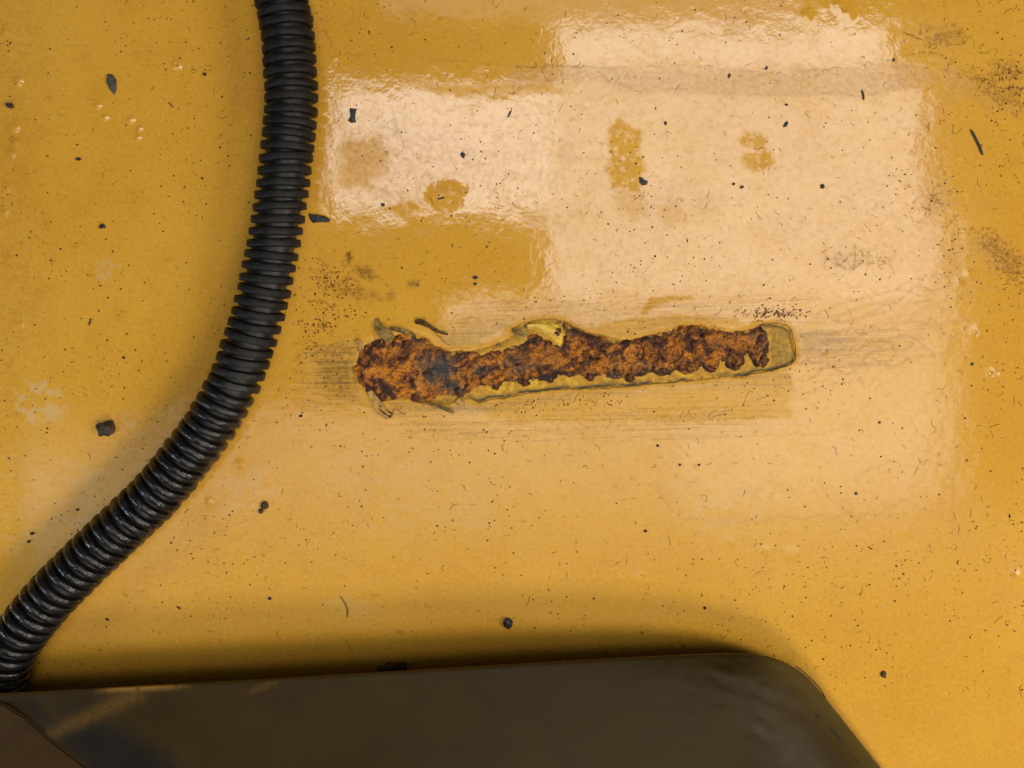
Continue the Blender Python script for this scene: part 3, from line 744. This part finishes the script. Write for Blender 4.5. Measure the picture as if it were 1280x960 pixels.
while s < arc[-1] - .004:
    p, t = at(s)
    low_ = p[1] < .0
    # groove spacing and lean differ a little from rib to rib
    lean = math.radians(7.0 + 2.5 * math.sin(k * .37) + rng.randn() * 1.2) * (1 if p[1] < .09 else -.3 if p[1] > .13 else .3)
    if low_: lean *= .6
    X = Vector(t); Zv = Vector((0, 0, 1)); Y = Zv.cross(X).normalized(); Zv = X.cross(Y)
    Mx = Matrix((X, Y, Zv)).transposed().to_4x4()
    Mx = Matrix.Translation(Vector(p - hl)) @ Mx @ Matrix.Rotation(lean, 4, 'Z') @ Matrix.Rotation(math.radians(rng.randn() * 1.5), 4, 'Y') @ Matrix.Rotation(rng.uniform(0, 6.28), 4, 'X')
    o = link('rib', ribs[(k % 4) + (4 if low_ else 0)], M_hose, hose)
    o.matrix_local = Mx
    s += pitch * (1 + .05 * rng.randn() * .6); k += 1
nseg = 400; n = 40; c = []
for i in range(nseg):
    p, t = at(arc[-1] * i / (nseg - 1)); X = Vector(t); Y = Vector((0, 0, 1)).cross(X).normalized(); Zv = X.cross(Y)
    for kk in range(n):
        a = 2 * math.pi * kk / n; c.append(tuple(Vector(p - hl) + R_in * (math.cos(a) * Y + math.sin(a) * Zv)))
i = np.arange(nseg * n).reshape(nseg, n); j = np.roll(i, -1, 1)
link('inner_tube', mesh_np('tube', np.array(c), np.stack([i[:-1], j[:-1], j[1:], i[1:]], -1).reshape(-1, 4)), M_hosein, hose)

# ------------------------------------------------------------------ dark metal cover at the bottom
cover = empty('metal_cover', W(520, 940, 0), 'dark brown painted metal cover with a rounded corner along the bottom edge', 'cover')
cl = np.array(cover.location)
rim = [(-260,880,26),(-100,871,26),(0,866,26),(150,858.5,26),(300,850.5,26),(500,838.5,25),(700,826.5,23.5),(850,818.5,20),(905,816.5,17),(940,817.5,15),(968,823,13),(992,834,11),(1012,849,9),(1030,870,7.5),(1050,895,6),(1076,928,5),(1106,966,3.5),(1140,1010,2),(1200,1090,1)]
RP = smooth_poly([(a, b, c_) for a, b, c_ in rim], 330)
tr = np.array([0, 1.2, 2.5, 4.5, 7, 10, 14] + list(np.linspace(19, 420, 90)))
inn = smooth_poly([(-260, 1300, 0), (200, 1300, 0), (520, 1300, 0), (640, 1290, 0)], 330)
RU = []; 
for i in range(330):
    ru, rv, rz = RP[i]; iu, iv, _ = inn[i]; dl = math.hypot(iu - ru, iv - rv)
    for t in tr:
        RU.append((ru + (iu - ru) * t / dl, rv + (iv - rv) * t / dl, rz, t))
RU = np.array(RU).reshape(330, len(tr), 4)
cu2, cv2, rz, tt = [RU[..., k] for k in range(4)]
zt = rz + (28 - rz) * (1 - np.exp(-tt / 62)) 
zt = zt - .8 * np.exp(-tt / 1.6)
wr = sstep(30, 0, np.abs(cu2 - 930) - 60) * sstep(840, 852, cv2 + 24 * (cu2 > 880)) * sstep(970, 900, cv2)
rc = fbm(cu2 + .6 * cv2, cv2 - .35 * cu2, 44, 501, 4, sy=13)
zt = zt + wr * (rc - .5) * 1.3 + (fbm(cu2, cv2, 70, 505, 3) - .5) * .15
zt = zt * 1e-3
kx = (H - zt) / H
cc = np.stack([(cu2 - 640) * S * kx, YC + ((480 - cv2) * S - YC) * kx, zt], -1).reshape(-1, 3) - cl
navy = sstep(-14, 20, sdist(cu2, cv2, [(12,876),(40,868),(70,900),(110,900),(150,905),(215,945),(260,1000),(140,1000),(105,962),(60,915)])) * .85  # dark reflection at the left end, painted as a mask
navy = np.maximum(navy, .4 * sstep(-16, 24, sdist(cu2, cv2, [(60,868),(140,868),(120,900),(70,915)])))
yel = np.maximum(.20 * np.exp(-(np.abs(sdist(cu2, cv2, [(66,916),(100,903),(140,884),(175,868),(170,866),(130,884),(95,902)])) / 8.0)**2), 1.2 * np.exp(-(tt / 6.0)**2) * sstep(110, 150, cu2) * sstep(255, 190, cu2))  # mirrored yellow floor painted as a streak and rim tint
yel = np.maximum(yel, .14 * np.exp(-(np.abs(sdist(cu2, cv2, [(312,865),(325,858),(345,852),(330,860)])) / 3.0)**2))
yel = np.maximum(yel, .35 * np.exp(-(tt / 1.8)**2))  # thin highlight along the rim, painted in
wrm = .8 * sstep(930, 980, cu2) * np.exp(-(tt / 26)**2)
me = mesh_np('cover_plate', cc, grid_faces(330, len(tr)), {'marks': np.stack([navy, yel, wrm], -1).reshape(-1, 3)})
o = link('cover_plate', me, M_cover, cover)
md = o.modifiers.new('thick', 'SOLIDIFY'); md.thickness = .0012; md.offset = 1

def czc(u, v):
    d = (cu2 - u)**2 + (cv2 - v)**2; return float(zt.ravel()[np.argmin(d)])
for pts, r in (([(1012,890),(1022,895),(1032,905),(1036,909)], .00022), ([(1036,909),(1044,917),(1050,926),(1055,932)], .00034), ([(1058,938),(1066,946),(1074,955)], .0002), ([(993,832),(1008,843),(1022,857),(1032,872)], .00022)):
    path = [W(p[0], p[1], czc(p[0], p[1])) for p in smooth_poly(pts, 16)]
    link('crack', wire_mesh('crack', [path], r, 6, tuple(cl)), M_crack, cover)
# brown side flange added to imitate the sheen at the lower left
import bmesh
def slab(name, poly, z0, z1, base, bev=.0006):
    bm = bmesh.new(); vs1 = [bm.verts.new(Vector(W(u, v, z1)) - Vector(base)) for u, v in poly]
    f = bm.faces.new(vs1); r = bmesh.ops.extrude_face_region(bm, geom=[f])
    for e in r['geom']:
        if isinstance(e, bmesh.types.BMVert): e.co.z += z0 - z1
    bmesh.ops.recalc_face_normals(bm, faces=bm.faces)
    bmesh.ops.bevel(bm, geom=[e for e in bm.edges], offset=bev, segments=2, affect='EDGES')
    m_ = bpy.data.meshes.new(name); bm.to_mesh(m_); bm.free(); return m_
M_facet = simple('brown_sheen_facet', (0.034, 0.0180, 0.0050), .5, (0.042, 0.024, 0.007), 60, .0001, .13)
link('sheen_facet', slab('facet', [(-200,886),(4,880),(30,896),(66,928),(118,968),(170,1010),(170,1150),(-200,1150)], .0255, .0282, tuple(cl)), M_facet, cover, label='brown corner flange added for the sheen at the lower left')

# ------------------------------------------------------------------ loose chips, one by one
def shard(name, outline, h, seed, tilt=.15):
    """small broken chip: outline in plan units round its middle, faceted top"""
    bm = bmesh.new(); rs = np.random.RandomState(seed)
    bot = [bm.verts.new((x * S, -y * S, 0)) for x, y in outline]
    top = [bm.verts.new((x * S * .82, -y * S * .82, h * (.65 + .5 * rs.rand()))) for x, y in outline]
    ct = bm.verts.new((rs.randn() * .2 * S, rs.randn() * .2 * S, h * (1.0 + .3 * rs.rand())))
    n_ = len(outline)
    for i in range(n_):
        j = (i + 1) % n_
        bm.faces.new((bot[i], bot[j], top[j], top[i])); bm.faces.new((top[i], top[j], ct))
    bm.faces.new(bot[::-1]); bmesh.ops.recalc_face_normals(bm, faces=bm.faces)
    bmesh.ops.bevel(bm, geom=list(bm.edges), offset=h * .08, segments=1, affect='EDGES')
    m_ = bpy.data.meshes.new(name); bm.to_mesh(m_); bm.free(); return m_
def blobo(a, b, n_=9, j=.16, seed=0, rot=0):
    rs = np.random.RandomState(seed); r = []
    for i in range(n_):
        t = 2 * math.pi * i / n_; k_ = 1 + j * rs.randn()
        x = a * k_ * math.cos(t); y = b * k_ * math.sin(t)
        r.append((x * math.cos(rot) - y * math.sin(rot), x * math.sin(rot) + y * math.cos(rot)))
    return r
big = [
 (139,105,[(-5,-13),(2,-12),(7,-5),(7,8),(4,14),(-1,8),(-6,-3)],1.0,M_gchip,'shard','grey pointed shard lying left of the black hose near the top'),
 (440,145,[(-3,-10),(6,-9),(4,0),(5,8),(-1,9),(-5,6),(-2,1)],.8,M_chip,'shard','blue black ragged chip in the bright reflection just right of the hose'),
 (399,273,[(-14,-6),(-2,-5),(8,-3),(14,1),(13,5),(2,5),(-8,6),(-12,1)],.9,M_chip,'shard','largest black wedge shaped chip touching the right side of the hose'),
 (12,132,[(-6,-3),(2,-4),(6,2),(3,4),(-4,2)],.7,M_lump,'grit','dark red chip at the far left edge near the top'),
 (804,227,[(-5,-6),(-1,-5),(2,-2),(6,-1),(5,4),(-1,5),(-5,1)],.8,M_chip,'grit','black hooked chip in the ochre patch of the pale reflection'),
 (578,194,[(-3,-1),(0,-5),(4,-1),(2,4),(-1,3)],.7,M_chip,'grit','small black diamond shaped chip in the pale reflection above the dull blotch'),
 (637,142,[(-3,5),(-1,-1),(2,-5),(3,-4),(1,1),(-1,5)],.4,M_chip,'grit','thin dark sliver in the upper pale reflection beside the brown tide line'),
 (982,155,[(-4,4),(-1,-2),(3,-4),(3,1),(0,4)],.6,M_chip,'grit','slanted black grain at the upper right of the pale reflection'),
 (1104,843,[(-3,-3),(0,-5),(4,-3),(3,1),(4,5),(-1,4),(-4,1)],.8,M_lump,'grit','dark crumb on the floor right of the cover corner'),
 (98,199,blobo(3.6,2.3,8,.1,1),.7,M_chip,'grit','upper of two oval black grains on the floor left of the hose'),
 (128,283,blobo(5,3.5,8,.12,2),.8,M_chip,'grit','lower and larger of two oval black grains left of the hose'),
 (478,256,blobo(2.8,2.6,7,.2,3),.6,M_chip,'grit','tiny black grain below left of the dull blotch in the pale reflection'),
 (1028,233,blobo(3.2,3.1,9,.06,4),.6,M_chip,'grit','round black grain at the right of the pale reflection'),
 (832,154,blobo(2.2,2.4,7,.1,5),.5,M_chip,'grit','tiny black grain in the pale reflection right of the ochre patch top'),
 (927,234,blobo(3.4,1.8,7,.1,6,-.3),.4,M_lump,'grit','flat brown grain right of its smaller black neighbour under the dull spots'),
 (917,230,blobo(2.0,2.2,7,.1,7),.5,M_chip,'grit','tiny black grain left of the flat brown grain under the dull spots'),
 (911,95,blobo(2.2,3.0,7,.15,8,.3),.5,M_speck,'grit','dark grain lying in the stained band under the top reflection'),
 (958,85,blobo(1.8,3.2,7,.1,9,.6),.4,M_chip,'grit','slim black grain on the brown tide line of the top reflection'),
 (983,131,blobo(2.2,1.9,7,.1,10),.4,M_chip,'grit','tiny black grain above the slanted one at the upper right'),
 (1117,75,blobo(1.6,3.0,7,.1,11,.3),.4,M_chip,'grit','tiny upright black grain at the right end of the brown tide line'),
 (594,347,blobo(3.6,2.6,8,.1,12),.6,M_chip,'grit','upper and larger grain of the black pair above the rust'),
 (594,355,blobo(2.4,1.8,7,.1,13),.5,M_chip,'grit','lower and smaller grain of the black pair above the rust'),
 (822,557,blobo(2.2,2.0,7,.1,14),.5,M_chip,'grit','tiny round black grain below the sanded area under the rust'),
 (874,581,blobo(2.0,1.8,7,.1,15),.4,M_chip,'grit','tiny black grain, right one of the pair in the lower middle'),
 (850,581,blobo(2.0,1.9,7,.1,16),.4,M_speck,'grit','tiny brown grain, left one of the pair in the lower middle'),
 (807,664,blobo(2.4,1.9,7,.1,17),.5,M_speck,'grit','brown grain halfway between the rust and the cover'),
 (881,760,blobo(2.0,2.0,7,.1,18),.5,M_lump,'grit','tiny dark red grain above the shade of the cover'),
 (1070,617,blobo(2.2,2.2,7,.1,19),.5,M_chip,'grit','tiny round black grain in the lower right of the pale area'),
 (1099,528,blobo(2.4,1.8,6,.2,20,.3),.4,M_chip,'grit','small pointed black grain right of the rust and lower than it'),
 (1215,455,blobo(2.8,2.0,7,.2,21,-.6),.5,M_chip,'grit','small black grain between the two paint craters at the right'),
 (97,637,blobo(2.6,1.8,7,.1,22),.5,M_lump,'grit','dark red grain above the lower hose at the left'),
 (36,677,blobo(2.0,2.2,7,.1,23),.5,M_lump,'grit','dark red grain between the lower hose and the left edge'),
 (134,774,blobo(2.8,1.6,7,.1,24,.6),.5,M_lump,'grit','dark slanted grain below the lower hose near the shade'),
 (337,748,blobo(2.6,2.4,7,.1,25),.5,M_chip,'grit','black grain on the plain floor right of the lower hose'),
 (224,760,blobo(2.8,1.3,7,.1,26,.9),.4,M_speck,'grit','slim dark grain nearest the lower right side of the hose'),
 (390,24,[(-2,-4),(2,-4),(3,2),(1,5),(-2,3)],3.0,M_chip,'grit','small black crumb touching the right side of the hose at the top'),
 (40,  667+0,blobo(3,2,7,.1,27),.4,M_lump,'grit','brown crumb near the left edge below the scuffed patch'),
 (376,520,blobo(2.6,1.8,7,.1,28,-.3),.5,M_chip,'grit','black grain between the hose and the left end of the rust'),
 (1262,645,blobo(1.3,2.6,6,.1,29),.4,M_chip,'grit','tiny upright black grain at the right edge, lower half'),
 (155,447,blobo(2.2,2.0,7,.1,30),.5,M_chip,'grit','tiny black grain left of the hose where it starts to bend'),
 (253,223+0,blobo(2,1.6,7,.1,31),.4,M_lump,'grit','tiny dark red grain close to the left side of the upper hose'),
 (256,93,blobo(2.6,2.0,7,.1,32),.5,M_lump,'grit','small dark grain left of the upper hose beside a paint blister'),
]
for i, (u, v, ol_, h, mt, nm, lb) in enumerate(big):
    m_ = shard(nm, ol_, h * 1e-3, 300 + i)
    o = link(nm, m_, mt, label=lb, cat='chip' if nm == 'shard' else 'grain', group='loose black chips' if nm == 'shard' else 'grains of grit on the floor')
    x, y, _ = W(u, v); o.location = (x, y, max(fz(u, v), 0) - 3e-5)
def lump(nm, u, v, ru, rv, h, seed, mt, lb, cat, rot=0):
    m_ = lump_mesh(nm, (ru * S, rv * S), h, seed, 3, .14)
    o = link(nm, m_, mt, label=lb, cat=cat); x, y, _ = W(u, v); o.location = (x, y, fz(u, v) + h * .55); o.rotation_euler[2] = rot
lump('gravel_lump', 134, 535, 11.5, 9, .0028, 71, M_lump, 'rough brown lump of grit on the floor left of the bending hose', 'stone', .5)
lump('round_pellet', 635, 778, 6, 6.5, .0014, 74, M_chip, 'round black pellet just above the shade of the cover', 'pellet', .4)
lump('dirt_clod', 489, 834, 17, 8, .0030, 77, M_lump, 'dark clod half hidden behind the edge of the brown cover', 'dirt')
lump('glossy_pellet', 503, 832, 6, 5.5, .0024, 78, M_chip, 'shiny black pellet against the clod behind the cover edge', 'pellet')
lump('dirt_crumb', 331, 631, 4.5, 5, .0009, 79, M_speck, 'upper brown crumb of the slanted pair right of the bending hose', 'dirt')
lump('dirt_crumb', 326, 639, 3, 3, .0007, 80, M_speck, 'lower smaller crumb of the slanted pair right of the bending hose', 'dirt')
def needle(u0, v0, u1, v1, r, lb, mt=M_chip, bend=1.0):
    n_ = 9; P = []
    for i in range(n_):
        t = i / (n_ - 1); x, y, _ = W(u0 + (u1 - u0) * t + bend * math.sin(t * 3.1), v0 + (v1 - v0) * t); P.append((x, y, fz(u0, v0) + r * .9))
    bx = P[0]; o = link('splinter', wire_mesh('splinter', [P], r, 6, bx), mt, label=lb, cat='splinter', group='thin dark splinters'); o.location = bx
needle(1213,162,1228,194,.00050,'longest straight black splinter on the plain yellow at the upper right')
needle(1077,113,1079,125,.00038,'short upright black splinter inside the pale reflection at the upper right')
needle(114,398,111,407,.0003,'short black splinter left of the hose at mid height', bend=.3)
needle(211,128,216,135,.00025,'short dark splinter between the paint blisters and the upper hose', M_fibre, .8)
needle(425,745,434,772,.00022,'thin brown curved splinter low on the floor above the cover', M_fibre, 4)
needle(547,249,556,247,.0003,'dark speck of wood in the middle of the dull blotch', M_speck, .3)

# ------------------------------------------------------------------ uncountable dust
def dens(u, v):
    if 322 + .0 * v < u < 395 and v < 300: return 0
    if sdist(np.array([u]), np.array([v]), OUTER)[0] > -2: return 0
    return 1
_cf = fbm(*np.meshgrid(np.arange(0, 1320, 5.0), np.arange(0, 900, 5.0)), 90, 777, 5, g=.7)
def clus(u, v):
    c_ = _cf[min(max(int(v / 5), 0), 179), min(max(int(u / 5), 0), 263)]
    return .12 + .88 * float(sstep(.45, .66, np.array(c_)))
def specks(name, n_, gen, mat, lb, cat, smax, p=3.0, smin=.45):
    cs_ = []; fs = []; off = 0
    while off < n_ * 6:
        u, v = gen()
        if not (-20 < u < 1300 and -20 < v < 868) or not dens(u, v) or rng.rand() > clus(u, v): continue
        r = (smin + (smax - smin) * rng.rand()**p) * S; z = fz(u, v); x, y, _ = W(u, v)
        a = rng.rand() * 6.28; e = rng.uniform(.45, 1.0); ca, sa = math.cos(a), math.sin(a)
        for (dx, dy, dz) in ((1, 0, 0), (0, e, .1), (-1, 0, 0), (0, -e, -.1), (.1, .1, .6), (0, 0, -.4)):
            cs_.append((x + r * (dx * ca - dy * sa), y + r * (dx * sa + dy * ca), z + r * (dz + .2)))
        for t in ((0, 1, 4), (1, 2, 4), (2, 3, 4), (3, 0, 4), (1, 0, 5), (2, 1, 5), (3, 2, 5), (0, 3, 5)): fs.append([off + q_ for q_ in t])
        off += 6
    me_ = mesh_np(name, np.array(cs_), np.array(fs), smooth=False)
    link(name, me_, mat, label=lb, cat=cat, kind='stuff')
def g_all():
    q_ = rng.rand()
    if q_ < .50: return rng.uniform(-20, 1300), rng.uniform(-20, 868)
    if q_ < .60: return rng.uniform(1100, 1300), rng.uniform(560, 868)
    if q_ < .70: return rng.normal(1240, 50), rng.normal(110, 60)
    if q_ < .80: return rng.normal(1240, 40), rng.normal(330, 50)
    if q_ < .88: return rng.uniform(420, 1180), rng.uniform(30, 340)
    return rng.uniform(-20, 330), rng.uniform(-20, 600)
specks('dust_specks', 1600, g_all, M_speck, 'fine dark dust specks scattered over the yellow floor', 'dust', 1.8, 5.0, .32)
def g_brown(): return rng.uniform(-20, 1300), rng.uniform(-20, 868)
specks('pale_dust_specks', 4200, g_brown, M_fibre, 'fine brown dust specks scattered over the yellow floor', 'dust', 1.7, 3.0)
def g_red():
    q_ = rng.rand()
    if q_ < .45: return rng.normal(415, 24), rng.normal(375, 30)
    if q_ < .75: return rng.normal(400, 18), rng.normal(440, 40)
    if q_ < .85: return rng.normal(965, 22), rng.normal(392, 4)
    if q_ < .93: return rng.normal(700, 60), rng.normal(505, 8)
    return rng.normal(1262, 14), rng.normal(90, 26)
specks('rust_specks', 900, g_red, M_rspeck, 'reddish rust specks round the left end of the rusted seam', 'rust dust', 1.8, 2.0, .5)
paths = []
while len(paths) < 640:
    u, v = rng.uniform(-10, 1290), rng.uniform(-10, 868)
    if rng.rand() < .3: u = rng.uniform(650, 1290)
    if not dens(u, v) or (u < 330 and rng.rand() < .5): continue
    a = rng.rand() * 6.28; kf = rng.randn() * .35; ln = 1.0 + rng.rand()**3 * 2.4; P = []
    n_ = rng.randint(4, 8); z = fz(u, v) + .00006
    for i in range(n_):
        x, y, _ = W(u, v); P.append((x, y, z)); u += ln * math.cos(a); v += ln * math.sin(a); a += kf + rng.randn() * .25
    paths.append(P)
me_ = wire_mesh('fibres', paths, .00009, 3)
link('dust_fibres', me_, M_fibre, label='tiny curled brown fibres strewn over the yellow floor', cat='dust fibres', kind='stuff')
